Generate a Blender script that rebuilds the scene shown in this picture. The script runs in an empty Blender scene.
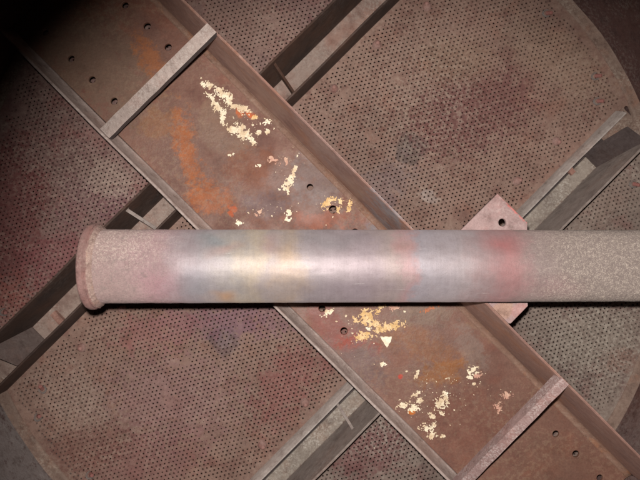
import bpy, bmesh, math, random
import numpy as np
from mathutils import Matrix, Vector, Euler, noise as mnoise

# ------------------------------------------------------------------ camera
scene = bpy.context.scene
C = scene.collection
FPX, CX, CY = 628.0, 320.0, 240.0            # focal length and centre, photograph pixels
NAD = (312.0, 248.0)                          # foot of the perpendicular from the lens
cam_d = bpy.data.cameras.new('camera')
cam = bpy.data.objects.new('camera', cam_d)
C.objects.link(cam)
cam_d.sensor_width = 36.0
cam_d.lens = 36.0 * FPX / 640.0
cam_d.clip_start = 0.01
cam_d.clip_end = 50.0
CAM = Vector((0, 0, 1.0))
ROT = Euler((math.atan((NAD[1] - CY) / FPX), -math.atan((CX - NAD[0]) / FPX), 0), 'XYZ').to_matrix()
cam.location = CAM
cam.rotation_euler = ROT.to_euler()
cam_d.dof.use_dof = True
cam_d.dof.focus_distance = 0.80
cam_d.dof.aperture_fstop = 8.5
scene.camera = cam

# ------------------------------------------------------------------ world: the dark inside of a closed vessel
world = bpy.data.worlds.new('World')
scene.world = world
world.use_nodes = True
bgn = world.node_tree.nodes['Background']
bgn.inputs[0].default_value = (1.0, 0.86, 0.78, 1)
bgn.inputs[1].default_value = 0.002

# ------------------------------------------------------------------ the camera's flash, just above the lens
fl = bpy.data.lights.new('flash_lamp', 'SPOT')
fl.energy = 61.0
fl.color = (1.0, 0.962, 0.932)
fl.shadow_soft_size = 0.0045
fl.spot_size = math.radians(75)
fl.spot_blend = 0.58
flo = bpy.data.objects.new('flash_lamp', fl)
C.objects.link(flo)
flo.location = (-0.007, 0.019, 1.0)
FLASH_AIM = Vector((0.088, -0.118, 0.0))
flo.rotation_euler = (FLASH_AIM - flo.location).to_track_quat('-Z', 'Y').to_euler()

vs = scene.view_settings
vs.view_transform = 'Standard'
vs.look = 'None'
vs.exposure = 0.0
vs.gamma = 1.0
vs.use_curve_mapping = False
scene.render.resolution_x = 1024
scene.render.resolution_y = 768
try:
    scene.cycles.max_bounces = 3
    scene.cycles.diffuse_bounces = 2
    scene.cycles.glossy_bounces = 2
except Exception:
    pass

rng = random.Random(11)

# ------------------------------------------------------------------ helpers
def P(px, py, z):
    """photograph pixel -> point of the place at height z"""
    d = ROT @ Vector(((px - CX) / FPX, -(py - CY) / FPX, -1.0))
    k = (z - CAM.z) / d.z
    return CAM + d * k

E1 = Vector((1, -1, 0)).normalized()          # s : along the channel beam
E2 = Vector((1, 1, 0)).normalized()           # t : along the cross channels
def W(s, t, z=0.0):
    return E1 * s + E2 * t + Vector((0, 0, z))
def ST(v):
    return v.dot(E1), v.dot(E2)
def Sd(d, z):                                  # s of the image line x + y = d
    return ST(P(d / 2.0, d / 2.0, z))[0]
def Te(e, z):                                  # t of the image line x - y = e
    return ST(P(320 + e / 2.0, 320 - e / 2.0, z))[1] if False else ST(P(280 + e / 2.0, 280 - e / 2.0, z))[1]

def link(name, mesh, mat=None, parent=None, smooth=False):
    o = bpy.data.objects.new(name, mesh)
    C.objects.link(o)
    if mat is not None and len(mesh.materials) == 0:
        mesh.materials.append(mat)
    if parent is not None:
        o.parent = parent
    if smooth:
        for p in mesh.polygons:
            p.use_smooth = True
    return o

def from_bm(name, bm, mat=None, parent=None, smooth=False):
    bmesh.ops.recalc_face_normals(bm, faces=bm.faces[:])
    me = bpy.data.meshes.new(name)
    bm.to_mesh(me)
    bm.free()
    return link(name, me, mat, parent, smooth)

def thing(name, label, cat, group=None):
    o = bpy.data.objects.new(name, None)
    C.objects.link(o)
    o['label'] = label
    o['category'] = cat
    if group:
        o['group'] = group
    return o

def tag(o, label=None, cat=None, group=None, kind=None):
    if label: o['label'] = label
    if cat: o['category'] = cat
    if group: o['group'] = group
    if kind: o['kind'] = kind
    return o

def bevel(bm, w, seg=2):
    es = [e for e in bm.edges if len(e.link_faces) == 2 and e.calc_face_angle(0) > 0.5]
    if es:
        bmesh.ops.bevel(bm, geom=es, offset=w, segments=seg, profile=0.5, affect='EDGES', clamp_overlap=True)

def prism_bm(bottom, top):
    """closed solid between two rings of equal length (lists of Vector)"""
    bm = bmesh.new()
    b = [bm.verts.new(v) for v in bottom]
    t = [bm.verts.new(v) for v in top]
    n = len(b)
    bm.faces.new(b[::-1]); bm.faces.new(t)
    for i in range(n):
        bm.faces.new((b[i], b[(i + 1) % n], t[(i + 1) % n], t[i]))
    return bm

def sweep_t(profile, t0, t1, cuts=1, wob=0.0, seed=0):
    """profile in (s, z), swept along the cross direction"""
    bm = bmesh.new()
    rings = []
    for k in range(cuts + 1):
        t = t0 + (t1 - t0) * k / cuts
        w1 = wob * mnoise.noise(Vector((t * 9, seed, 0.3)))
        w2 = wob * mnoise.noise(Vector((t * 9, seed, 7.3)))
        rings.append([bm.verts.new(W(s + w1 * (z > 0.004), t, z + w2 * (z > 0.004))) for s, z in profile])
    n = len(profile)
    for a, b in zip(rings[:-1], rings[1:]):
        for i in range(n):
            bm.faces.new((a[i], a[(i + 1) % n], b[(i + 1) % n], b[i]))
    bm.faces.new(rings[0][::-1]); bm.faces.new(rings[-1])
    return bm

def sweep_s(profile, s0, s1, cuts=1, wob=0.0, seed=0):
    """profile in (t, z), swept along the beam"""
    bm = bmesh.new()
    rings = []
    for k in range(cuts + 1):
        s = s0 + (s1 - s0) * k / cuts
        w1 = wob * mnoise.noise(Vector((s * 8, seed, 0.3)))
        w2 = wob * mnoise.noise(Vector((s * 8, seed, 5.3)))
        rings.append([bm.verts.new(W(s, t + w1, z + w2)) for t, z in profile])
    n = len(profile)
    for a, b in zip(rings[:-1], rings[1:]):
        for i in range(n):
            bm.faces.new((a[i], a[(i + 1) % n], b[(i + 1) % n], b[i]))
    bm.faces.new(rings[0][::-1]); bm.faces.new(rings[-1])
    return bm

def plate_with_holes(name, outline, holes, z_top, thick, mat, parent, bev=0.0006):
    """flat plate from an (x, y) outline with real round holes [(x, y, r)]"""
    cu = bpy.data.curves.new(name, 'CURVE')
    cu.dimensions = '2D'
    cu.fill_mode = 'BOTH'
    cu.extrude = thick / 2 - bev
    cu.bevel_depth = bev
    cu.bevel_resolution = 1
    cu.offset = -bev
    def ring(pts):
        sp = cu.splines.new('POLY')
        sp.points.add(len(pts) - 1)
        for p, (x, y) in zip(sp.points, pts):
            p.co = (x, y, 0, 1)
        sp.use_cyclic_u = True
    ring(outline)
    for x, y, r in holes:
        n = 28
        ring([(x + r * math.cos(2 * math.pi * k / n), y + r * math.sin(2 * math.pi * k / n)) for k in range(n)])
    tmp = bpy.data.objects.new(name + '_tmp', cu)
    C.objects.link(tmp)
    dg = bpy.context.evaluated_depsgraph_get()
    me = bpy.data.meshes.new_from_object(tmp.evaluated_get(dg))
    bpy.data.objects.remove(tmp)
    me.transform(Matrix.Translation((0, 0, z_top - thick / 2)))
    me.materials.clear()
    me.name = name
    return link(name, me, mat, parent)

# ------------------------------------------------------------------ materials
class NM:
    def __init__(self, name):
        self.m = bpy.data.materials.new(name)
        self.m.use_nodes = True
        self.t = self.m.node_tree
        self.b = self.t.nodes['Principled BSDF']
        self.co = self.t.nodes.new('ShaderNodeTexCoord').outputs['Object']
    def new(self, typ):
        return self.t.nodes.new(typ)
    def put(self, sock, v):
        if isinstance(v, bpy.types.NodeSocket):
            self.t.links.new(v, sock)
        elif v is not None:
            if isinstance(v, (tuple, list)) and len(v) == 3 and len(sock.default_value) == 4:
                v = (*v, 1)
            sock.default_value = v
    def noise(self, scale, detail=4, rough=0.6, dist=0.0, vec=None, off=0.0, color=False):
        n = self.new('ShaderNodeTexNoise')
        v = vec or self.co
        if off:
            a = self.new('ShaderNodeVectorMath'); a.operation = 'ADD'
            self.put(a.inputs[0], v); a.inputs[1].default_value = (off, off * 0.7, off * 1.3)
            v = a.outputs[0]
        self.put(n.inputs['Vector'], v)
        n.inputs['Scale'].default_value = scale
        n.inputs['Detail'].default_value = detail
        n.inputs['Roughness'].default_value = rough
        n.inputs['Distortion'].default_value = dist
        return n.outputs['Color'] if color else n.outputs['Fac']
    def stretch(self, sx, sy, sz, rz=0.0):
        n = self.new('ShaderNodeMapping')
        self.put(n.inputs['Vector'], self.co)
        n.inputs['Rotation'].default_value = (0, 0, rz)
        n.inputs['Scale'].default_value = (sx, sy, sz)
        return n.outputs[0]
    def sm(self, fac, a, b, lo=0.0, hi=1.0):
        n = self.new('ShaderNodeMapRange')
        n.interpolation_type = 'SMOOTHSTEP'
        self.put(n.inputs[0], fac)
        n.inputs[1].default_value = a; n.inputs[2].default_value = b
        n.inputs[3].default_value = lo; n.inputs[4].default_value = hi
        return n.outputs[0]
    def math(self, op, a, b=None):
        n = self.new('ShaderNodeMath'); n.operation = op
        self.put(n.inputs[0], a)
        if b is not None: self.put(n.inputs[1], b)
        return n.outputs[0]
    def mul(self, a, b): return self.math('MULTIPLY', a, b)
    def mix(self, fac, a, b, blend='MIX'):
        n = self.new('ShaderNodeMix'); n.data_type = 'RGBA'; n.blend_type = blend
        n.clamp_factor = True
        self.put(n.inputs[0], fac)
        self.put(n.inputs[6], a); self.put(n.inputs[7], b)
        return n.outputs[2]
    def mixf(self, fac, a, b):
        n = self.new('ShaderNodeMix'); n.data_type = 'FLOAT'
        self.put(n.inputs[0], fac); self.put(n.inputs[2], a); self.put(n.inputs[3], b)
        return n.outputs[0]
    def ramp(self, fac, stops):
        n = self.new('ShaderNodeValToRGB')
        el = n.color_ramp.elements
        while len(el) < len(stops): el.new(0.5)
        for e, (p, c) in zip(el, stops):
            e.position = p; e.color = (*c, 1)
        self.put(n.inputs[0], fac)
        return n.outputs[0]
    def warped(self, amount, scale):
        c = self.noise(scale, 1, 0.6, color=True)
        a = self.new('ShaderNodeVectorMath'); a.operation = 'SUBTRACT'
        self.put(a.inputs[0], c); a.inputs[1].default_value = (0.5, 0.5, 0.5)
        s = self.new('ShaderNodeVectorMath'); s.operation = 'SCALE'
        self.put(s.inputs[0], a.outputs[0]); s.inputs['Scale'].default_value = amount
        d = self.new('ShaderNodeVectorMath'); d.operation = 'ADD'
        self.put(d.inputs[0], self.co); self.put(d.inputs[1], s.outputs[0])
        return d.outputs[0]
    def spot(self, cx, cy, rx, ry, ang=0.0, soft=0.6, vec=None):
        """mask of a stain with its own outline (elliptic, warped)"""
        n = self.new('ShaderNodeMapping'); n.vector_type = 'TEXTURE'
        self.put(n.inputs['Vector'], vec or self.co)
        n.inputs['Location'].default_value = (cx, cy, 0)
        n.inputs['Rotation'].default_value = (0, 0, ang)
        n.inputs['Scale'].default_value = (rx, ry, 1000.0)
        l = self.new('ShaderNodeVectorMath'); l.operation = 'LENGTH'
        self.put(l.inputs[0], n.outputs[0])
        return self.sm(l.outputs['Value'], 1.0 - soft, 1.0 + soft, 1.0, 0.0)
    def bump(self, h, strength, dist=0.001, prev=None):
        n = self.new('ShaderNodeBump')
        self.put(n.inputs['Height'], h)
        n.inputs['Strength'].default_value = strength
        n.inputs['Distance'].default_value = dist
        if prev is not None: self.put(n.inputs['Normal'], prev)
        return n.outputs[0]
    def done(self, color, rough=0.8, metal=0.0, normal=None, spec=0.3, drough=0.2):
        self.put(self.b.inputs['Base Color'], color)
        self.put(self.b.inputs['Roughness'], rough)
        self.put(self.b.inputs['Metallic'], metal)
        self.b.inputs['Specular IOR Level'].default_value = spec
        self.b.inputs['Diffuse Roughness'].default_value = drough
        if normal is not None: self.put(self.b.inputs['Normal'], normal)
        return self.m

def rust(name, base, dark, warm, pale, scale=14.0, seed=0.0, pale_amt=0.25, warm_amt=0.5, dark_amt=0.6,
         rough=0.75, spec=0.3, metal=0.0, stains=(), bump=0.5, streak=None, gain=1.0, sat=1.0, fleck=None, crust=(), cloud=1.0):
    """corroded steel: base tone, dark blotches, warm rust, pale crust; plus stains (x, y, rx, ry, ang, colour, strength, soft)"""
    m = NM(name)
    def gs(col):
        l = 0.3 * col[0] + 0.59 * col[1] + 0.11 * col[2]
        return tuple(max(0.004, (l + (v - l) * sat) * gain) for v in col)
    base, dark, warm, pale = gs(base), gs(dark), gs(warm), gs(pale)
    c = m.mix(m.sm(m.noise(scale * 0.35, 4, 0.6, off=seed + 1), 0.35, 0.65), base, tuple(x * 0.82 for x in base))
    n1 = m.noise(scale, 4, 0.68, 0.0, off=seed + 2)
    c = m.mix(m.mul(m.sm(n1, 0.50, 0.66), dark_amt), c, dark)
    n2 = m.noise(scale * 0.7, 4, 0.66, 0.0, off=seed + 3.3)
    c = m.mix(m.mul(m.sm(n2, 0.50, 0.68), warm_amt), c, warm)
    if stains:
        wv = m.warped(0.03, 22)
        brk = m.mul(m.math('SUBTRACT', m.noise(75, 5, 0.78, off=seed + 4), 0.5), 3.0)
        for (x, y, rx, ry, ang, col, stg, soft) in stains:
            sp = m.spot(x, y, rx, ry, ang, max(soft, 0.75) if rx > 0.035 else soft, wv)
            k = m.mul(m.mul(m.sm(m.math('ADD', sp, brk), 0.30, 0.95), m.sm(sp, 0.0, 0.25)), stg)
            c = m.mix(k, c, gs(col))
    if streak is not None:
        sv = m.stretch(160, 9, 160, math.radians(45) if streak == 's' else math.radians(-45))
        sv2 = m.stretch(9, 160, 160, math.radians(45))
        ns = m.noise(1.0, 4, 0.6, vec=sv2 if streak == 's' else sv)
        c = m.mix(m.mul(m.sm(ns, 0.5, 0.75), 0.35), c, pale)
    n3 = m.noise(fleck or scale * 11, 3, 0.72, off=seed + 5)
    n3b = m.sm(m.noise(scale * 0.6, 3, 0.6, off=seed + 6), 0.38, 0.62)
    if fleck:
        wc = m.warped(0.04, 20)
        for (x, y, rx, ry, ang, col, stg, soft) in crust:
            n3b = m.math('MAXIMUM', m.mul(n3b, 0.7), m.mul(m.spot(x, y, rx, ry, ang, 0.8, wc), stg))
        c = m.mix(m.mul(m.sm(n3, 0.44, 0.28), 0.6), c, gs((0.09, 0.05, 0.046)))
    c = m.mix(m.mul(m.mul(m.sm(n3, 0.47, 0.60), n3b), min(1.0, pale_amt * (1.5 if fleck else 1.0))), c, pale)
    n4 = m.noise(scale * 28, 2, 0.6, off=seed + 8)
    n5 = m.noise(scale * 3.4, 4, 0.72, 0.0, off=seed + 9)
    c = m.mix(1.0, c, m.ramp(n5, [(0.30, tuple(1 - v * cloud for v in (0.34, 0.38, 0.40))), (0.46, (0.97, 0.96, 0.96)), (0.56, (1.02, 1.02, 1.02)), (0.72, tuple(1 + v * cloud for v in (0.26, 0.27, 0.28)))]), 'MULTIPLY')
    c = m.mix(1.0, c, m.ramp(n4, [(0.3, (0.90, 0.89, 0.89)), (0.7, (1.08, 1.08, 1.08))]), 'MULTIPLY')
    nb = m.bump(n3, bump, 0.0012)
    r = m.mixf(m.sm(n1, 0.35, 0.65), rough - 0.08, min(1.0, rough + 0.12))
    return m.done(c, r, metal, nb, spec)

def st(px, py, rx, ry, z, col, stg, ang=0.0, soft=0.5):
    """stain given where it lies on the surface at height z; radii in photograph pixels"""
    p = P(px, py, z); k = (1 - z) / FPX
    return (p.x, p.y, rx * k, ry * k, math.radians(ang), col, stg, soft)

# ------------------------------------------------------------------ levels of the place (metres)
Z_TRAY = 0.0
Z_WEB = 0.128
Z_TIP = 0.300
Z_LIP = 0.168
RV = 0.556
VC = P(318, 240, 0.005)

PINK = (0.30, 0.115, 0.105)
GREYP = (0.27, 0.235, 0.22)
M = {}
M['panel_mid'] = rust('panel_mid_rust', (0.250, 0.168, 0.138), (0.150, 0.082, 0.070), (0.235, 0.122, 0.092), (0.40, 0.325, 0.27),
    scale=30, fleck=150, cloud=0.7, crust=[st(75, 400, 34, 46, 0, None, 1.0, 40), st(120, 450, 60, 16, 0, None, 0.7, 20), st(430, 195, 14, 12, 0, None, 0.9), st(430, 100, 60, 70, 0, None, 0.5, 20)], seed=0.0, pale_amt=0.6, warm_amt=0.35, dark_amt=0.6, gain=0.72, sat=1.28, stains=[
    st(224, 341, 18, 16, 0, (0.115, 0.080, 0.082), 0.7, 0, 0.2), st(224, 341, 10, 9, 0, (0.20, 0.15, 0.15), 0.6, 0, 0.25), st(210, 322, 60, 20, 0, (0.17, 0.115, 0.135), 0.5, 0, 0.9), st(335, 350, 14, 30, 0, (0.17, 0.07, 0.066), 0.5, -40, 0.8),
    st(411, 148, 17, 16, 0, (0.10, 0.078, 0.07), 0.8, 0, 0.2), st(411, 148, 10, 9, 0, (0.17, 0.135, 0.12), 0.6, 0, 0.3), st(430, 195, 9, 8, 0, (0.40, 0.34, 0.31), 0.6, 0, 0.5),
    st(472, 112, 72, 42, 0, (0.140, 0.066, 0.060), 0.85, 25, 0.8), st(560, 60, 60, 30, 0, (0.27, 0.195, 0.15), 0.5, -35, 0.5), st(345, 60, 30, 40, 0, (0.27, 0.19, 0.155), 0.5, -45, 0.5), st(455, 60, 40, 25, 0, (0.23, 0.16, 0.12), 0.5, 0, 0.6),
    st(285, 385, 28, 50, 0, (0.20, 0.085, 0.078), 0.7, -30, 0.9), st(170, 400, 70, 50, 0, (0.235, 0.145, 0.140), 0.6, 0, 0.9), st(150, 460, 60, 30, 0, (0.20, 0.10, 0.095), 0.5, 10, 0.6), st(250, 320, 60, 18, 0, (0.20, 0.11, 0.13), 0.5, 0, 0.5),
    st(75, 405, 32, 45, 0, (0.30, 0.235, 0.20), 0.3, 40, 0.9), st(90, 448, 48, 24, 0, (0.145, 0.072, 0.060), 0.65, 20, 0.8),
    st(380, 190, 40, 22, 0, (0.175, 0.14, 0.14), 0.5, 40, 0.5), st(160, 330, 50, 20, 0, (0.25, 0.115, 0.11), 0.5, 10, 0.6)])
M['panel_left'] = rust('panel_left_rust', (0.215, 0.140, 0.125), (0.125, 0.060, 0.060), (0.20, 0.088, 0.080), (0.40, 0.32, 0.27),
    scale=32, fleck=150, cloud=0.7, crust=[st(60, 170, 50, 60, 0, None, 0.8, 0), st(110, 190, 30, 25, 0, None, 0.9)], gain=0.70, sat=1.3, seed=13.0, pale_amt=0.45, warm_amt=0.5, dark_amt=0.6, stains=[
    st(235, 30, 70, 40, 0, (0.27, 0.185, 0.155), 0.7, 0, 0.5), st(15, 220, 34, 90, 0, (0.13, 0.050, 0.047), 0.85, 0, 0.5), st(60, 260, 40, 30, 0, (0.19, 0.080, 0.08), 0.7, 30, 0.5), st(120, 205, 24, 16, 0, (0.16, 0.085, 0.09), 0.7, 20, 0.5),
    st(90, 200, 40, 25, 0, (0.17, 0.10, 0.10), 0.5, 30, 0.5), st(10, 300, 25, 25, 0, (0.24, 0.10, 0.085), 0.6, 0, 0.5),
    st(110, 180, 30, 18, 0, (0.33, 0.26, 0.22), 0.5, -30, 0.6)])
M['panel_right'] = rust('panel_right_rust', (0.235, 0.180, 0.150), (0.10, 0.060, 0.055), (0.22, 0.105, 0.09), (0.40, 0.345, 0.29),
    scale=32, fleck=150, cloud=0.7, crust=[st(390, 430, 40, 30, 0, None, 0.9, 0), st(600, 330, 50, 60, 0, None, 0.8)], gain=0.72, sat=1.1, seed=29.0, pale_amt=0.6, warm_amt=0.35, dark_amt=0.6, stains=[
    st(370, 450, 40, 28, 0, (0.165, 0.065, 0.062), 0.7, 30, 0.5), st(590, 340, 45, 30, 0, (0.27, 0.225, 0.185), 0.6, 0, 0.5),
    st(620, 360, 20, 12, 0, (0.20, 0.11, 0.085), 0.6, 0, 0.5), st(605, 200, 40, 20, 0, (0.26, 0.19, 0.155), 0.5, 40, 0.5)])
M['ring'] = rust('ring_rust', (0.225, 0.150, 0.115), (0.12, 0.07, 0.055), (0.26, 0.125, 0.08), (0.36, 0.29, 0.23),
    scale=26, seed=41.0, pale_amt=0.5, warm_amt=0.5, bump=0.8, gain=0.8)
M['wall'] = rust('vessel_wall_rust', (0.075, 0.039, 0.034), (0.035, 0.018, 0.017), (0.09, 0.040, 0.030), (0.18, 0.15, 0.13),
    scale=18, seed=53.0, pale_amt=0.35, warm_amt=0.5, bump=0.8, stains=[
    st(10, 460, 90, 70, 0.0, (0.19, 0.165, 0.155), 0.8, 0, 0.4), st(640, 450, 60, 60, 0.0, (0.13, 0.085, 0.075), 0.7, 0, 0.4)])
M['pit'] = rust('vessel_floor_rust', (0.20, 0.125, 0.105), (0.14, 0.085, 0.072), (0.21, 0.115, 0.085), (0.24, 0.19, 0.16), scale=9, seed=3)
M['ch_dark'] = rust('channel_dark_rust', (0.075, 0.043, 0.032), (0.035, 0.022, 0.018), (0.11, 0.050, 0.030), (0.14, 0.11, 0.095),
    scale=15, seed=61.0, pale_amt=0.3, warm_amt=0.5, bump=0.3, spec=0.25, gain=0.62)
M['black'] = rust('channel_black_shade', (0.050, 0.036, 0.033), (0.03, 0.022, 0.02), (0.055, 0.034, 0.028), (0.08, 0.065, 0.06), scale=15, seed=62.0, bump=0.3)  # near-black colour, shade painted on the strap side and behind the lip
M['ch_floor'] = rust('channel_floor_rust', (0.265, 0.190, 0.155), (0.15, 0.085, 0.068), (0.25, 0.12, 0.085), (0.36, 0.31, 0.265),
    scale=24, seed=67.0, pale_amt=0.4, warm_amt=0.5, gain=0.82)
M['ch_grey'] = rust('channel_grey_steel', (0.30, 0.25, 0.222), (0.18, 0.135, 0.118), (0.28, 0.19, 0.155), (0.33, 0.29, 0.26),
    scale=20, seed=71.0, pale_amt=0.35, warm_amt=0.3, rough=0.6, streak='t', bump=0.3)
M['end_brown'] = rust('end_plate_brown', (0.150, 0.108, 0.095), (0.085, 0.058, 0.050), (0.16, 0.088, 0.066), (0.22, 0.185, 0.16), scale=18, seed=75.0, bump=0.2, gain=0.8)
M['ch_wall2'] = rust('channel_wall_brown', (0.19, 0.150, 0.130), (0.11, 0.082, 0.072), (0.18, 0.11, 0.085), (0.27, 0.23, 0.20),
    scale=18, seed=73.0, pale_amt=0.3, warm_amt=0.35, streak='t', bump=0.3)
M['ch_floor2'] = rust('channel_floor_scaled', (0.21, 0.172, 0.140), (0.115, 0.085, 0.072), (0.21, 0.125, 0.085), (0.38, 0.345, 0.30),
    scale=34, seed=79.0, pale_amt=0.55, warm_amt=0.35)
M['tab'] = rust('tab_rust', (0.24, 0.125, 0.095), (0.12, 0.06, 0.048), (0.27, 0.12, 0.08), (0.36, 0.25, 0.2), scale=40, seed=83)
M['bolt'] = rust('bolt_rust', (0.235, 0.140, 0.118), (0.12, 0.065, 0.055), (0.24, 0.10, 0.08), (0.38, 0.30, 0.26), scale=60, seed=87)
M['clip'] = rust('clip_steel', (0.145, 0.118, 0.105), (0.07, 0.05, 0.045), (0.15, 0.08, 0.06), (0.24, 0.2, 0.18), scale=60, seed=89)
M['stud'] = rust('stud_red', (0.235, 0.095, 0.08), (0.15, 0.06, 0.05), (0.26, 0.10, 0.075), (0.32, 0.22, 0.19), scale=80, seed=91)

zw = Z_WEB
M['web'] = rust('beam_web_rust', (0.190, 0.112, 0.090), (0.120, 0.062, 0.052), (0.200, 0.092, 0.068), (0.29, 0.215, 0.165),
    scale=15, seed=5.0, pale_amt=0.3, warm_amt=0.5, dark_amt=0.55, rough=0.62, spec=0.35, bump=0.35, gain=0.60, sat=1.5, cloud=0.6, stains=[
    st(95, 60, 90, 50, zw, (0.175, 0.125, 0.098), 0.7, -45, 0.5),
    st(188, 150, 13, 46, zw, (0.33, 0.128, 0.066), 0.75, 12, 0.9), st(150, 60, 12, 30, zw, (0.32, 0.135, 0.075), 0.6, 20, 0.9),
    st(212, 200, 28, 16, zw, (0.31, 0.122, 0.066), 0.7, 0, 0.9), st(160, 125, 25, 14, zw, (0.24, 0.125, 0.075), 0.5, 0, 0.6),
    st(225, 130, 22, 40, zw, (0.205, 0.140, 0.105), 0.6, 35, 0.5),
    st(265, 205, 26, 16, zw, (0.155, 0.110, 0.108), 0.7, 0, 0.5), st(318, 178, 30, 26, zw, (0.19, 0.148, 0.138), 0.7, 40, 0.5), st(385, 215, 26, 16, zw, (0.17, 0.165, 0.175), 0.7, 45, 0.6),  # last stain is the painted blue-grey sheen beside the pipe
    st(250, 165, 26, 20, zw, (0.190, 0.088, 0.060), 0.7, 0, 0.6), st(320, 220, 40, 9, zw, (0.285, 0.120, 0.085), 0.65, 0, 0.5),
    st(330, 322, 30, 16, zw, (0.190, 0.072, 0.060), 0.75, -40, 0.5), st(352, 340, 16, 9, zw, (0.27, 0.065, 0.045), 0.7, 0, 0.5),
    st(375, 348, 10, 7, zw, (0.25, 0.065, 0.048), 0.6, 20, 0.4),
    st(360, 365, 30, 26, zw, (0.150, 0.105, 0.098), 0.7, -40, 0.5), st(420, 345, 45, 18, zw, (0.225, 0.108, 0.062), 0.55, -25, 0.9),
    st(420, 312, 30, 14, zw, (0.205, 0.155, 0.125), 0.6, 0, 0.5), st(470, 350, 14, 30, zw, (0.25, 0.205, 0.18), 0.45, 25, 0.6),
    st(465, 420, 45, 40, zw, (0.170, 0.085, 0.066), 0.6, 0, 0.6), st(440, 375, 25, 12, zw, (0.25, 0.115, 0.05), 0.6, 20, 0.6),
    st(480, 320, 40, 10, zw, (0.21, 0.14, 0.10), 0.5, -45, 0.5),
    st(548, 462, 36, 30, zw, (0.155, 0.095, 0.075), 0.5, 0, 0.5), st(255, 70, 10, 60, zw, (0.26, 0.17, 0.115), 0.6, 45, 0.5),
    st(232, 209, 5, 4, zw, (0.40, 0.12, 0.05), 0.75, 0, 0.5), st(228, 214, 3, 4, zw, (0.40, 0.12, 0.05), 0.75, 0, 0.5),
    st(238, 115, 7, 4, zw, (0.42, 0.14, 0.05), 0.8, -40, 0.6), st(252, 116, 6, 3, zw, (0.5, 0.16, 0.06), 0.8, -20, 0.6),
    st(405, 378, 3, 2, zw, (0.42, 0.08, 0.045), 0.8, 0, 0.5), st(412, 413, 3, 2.5, zw, (0.5, 0.2, 0.04), 0.9, 0, 0.5)])
M['lip_grey'] = rust('beam_lip_steel', (0.265, 0.205, 0.180), (0.17, 0.118, 0.10), (0.26, 0.155, 0.12), (0.38, 0.32, 0.285),
    scale=18, seed=97.0, pale_amt=0.35, warm_amt=0.35, rough=0.55, streak='s', bump=0.2)
M['flange'] = rust('beam_flange_rust', (0.27, 0.160, 0.130), (0.18, 0.105, 0.09), (0.29, 0.135, 0.08), (0.37, 0.27, 0.23),
    scale=16, gain=0.85, sat=1.1, seed=101.0, pale_amt=0.25, warm_amt=0.55, rough=0.55, streak='s', bump=0.2, cloud=0.6, stains=[st(392, 205, 34, 16, 0.22, (0.215, 0.205, 0.215), 0.75, -45, 0.7), st(330, 150, 40, 12, 0.22, (0.27, 0.185, 0.165), 0.5, -45, 0.7)])  # first stain paints a blue-grey sheen into the flange colour
M['root'] = rust('beam_root_rust', (0.165, 0.092, 0.064), (0.11, 0.062, 0.046), (0.25, 0.098, 0.042), (0.22, 0.155, 0.115),
    scale=22, seed=103.0, pale_amt=0.3, warm_amt=0.6, rough=0.75, streak='s', bump=0.3)
M['bar1'] = rust('strap_pale', (0.30, 0.235, 0.205), (0.12, 0.090, 0.080), (0.26, 0.155, 0.125), (0.36, 0.315, 0.28),
    scale=45, seed=107.0, pale_amt=0.5, warm_amt=0.25, dark_amt=0.35)
M['bar2'] = rust('strap_pink', (0.265, 0.170, 0.155), (0.15, 0.090, 0.085), (0.28, 0.130, 0.105), (0.46, 0.39, 0.36),
    scale=35, gain=0.85, seed=109.0, pale_amt=0.5, warm_amt=0.35, dark_amt=0.35)
M['bracket'] = rust('bracket_pink', (0.215, 0.142, 0.132), (0.14, 0.085, 0.078), (0.24, 0.105, 0.09), (0.28, 0.22, 0.20),
    scale=22, seed=113.0, pale_amt=0.3, warm_amt=0.4, dark_amt=0.3, stains=[
    st(514, 206, 22, 6, 0.292, (0.31, 0.085, 0.072), 0.95, -45, 0.5), st(500, 312, 14, 10, 0.292, (0.235, 0.135, 0.085), 0.6, 0, 0.5),
    st(520, 312, 8, 9, 0.292, (0.25, 0.115, 0.10), 0.5, 0, 0.5)])
def flake_mat(name, a, b):
    m = NM(name)
    n = m.noise(260, 5, 0.7)
    n2 = m.noise(70, 3, 0.6)
    c = m.mix(m.sm(n2, 0.4, 0.62), a, b)
    c = m.mix(1.0, c, m.ramp(n, [(0.3, (0.82, 0.79, 0.75)), (0.65, (1.05, 1.05, 1.05))]), 'MULTIPLY')
    return m.done(c, 0.7, 0, m.bump(n, 0.8, 0.001), 0.3)
M['cream'] = flake_mat('cream_scale', (0.62, 0.54, 0.40), (0.50, 0.38, 0.25))
M['white'] = flake_mat('white_scale', (0.68, 0.61, 0.48), (0.60, 0.50, 0.36))
M['gold'] = flake_mat('golden_scale', (0.50, 0.32, 0.14), (0.60, 0.43, 0.24))
M['salmon'] = flake_mat('salmon_scale', (0.42, 0.23, 0.17), (0.50, 0.33, 0.24))
M['orange'] = flake_mat('orange_scale', (0.36, 0.13, 0.06), (0.30, 0.12, 0.07))

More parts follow.
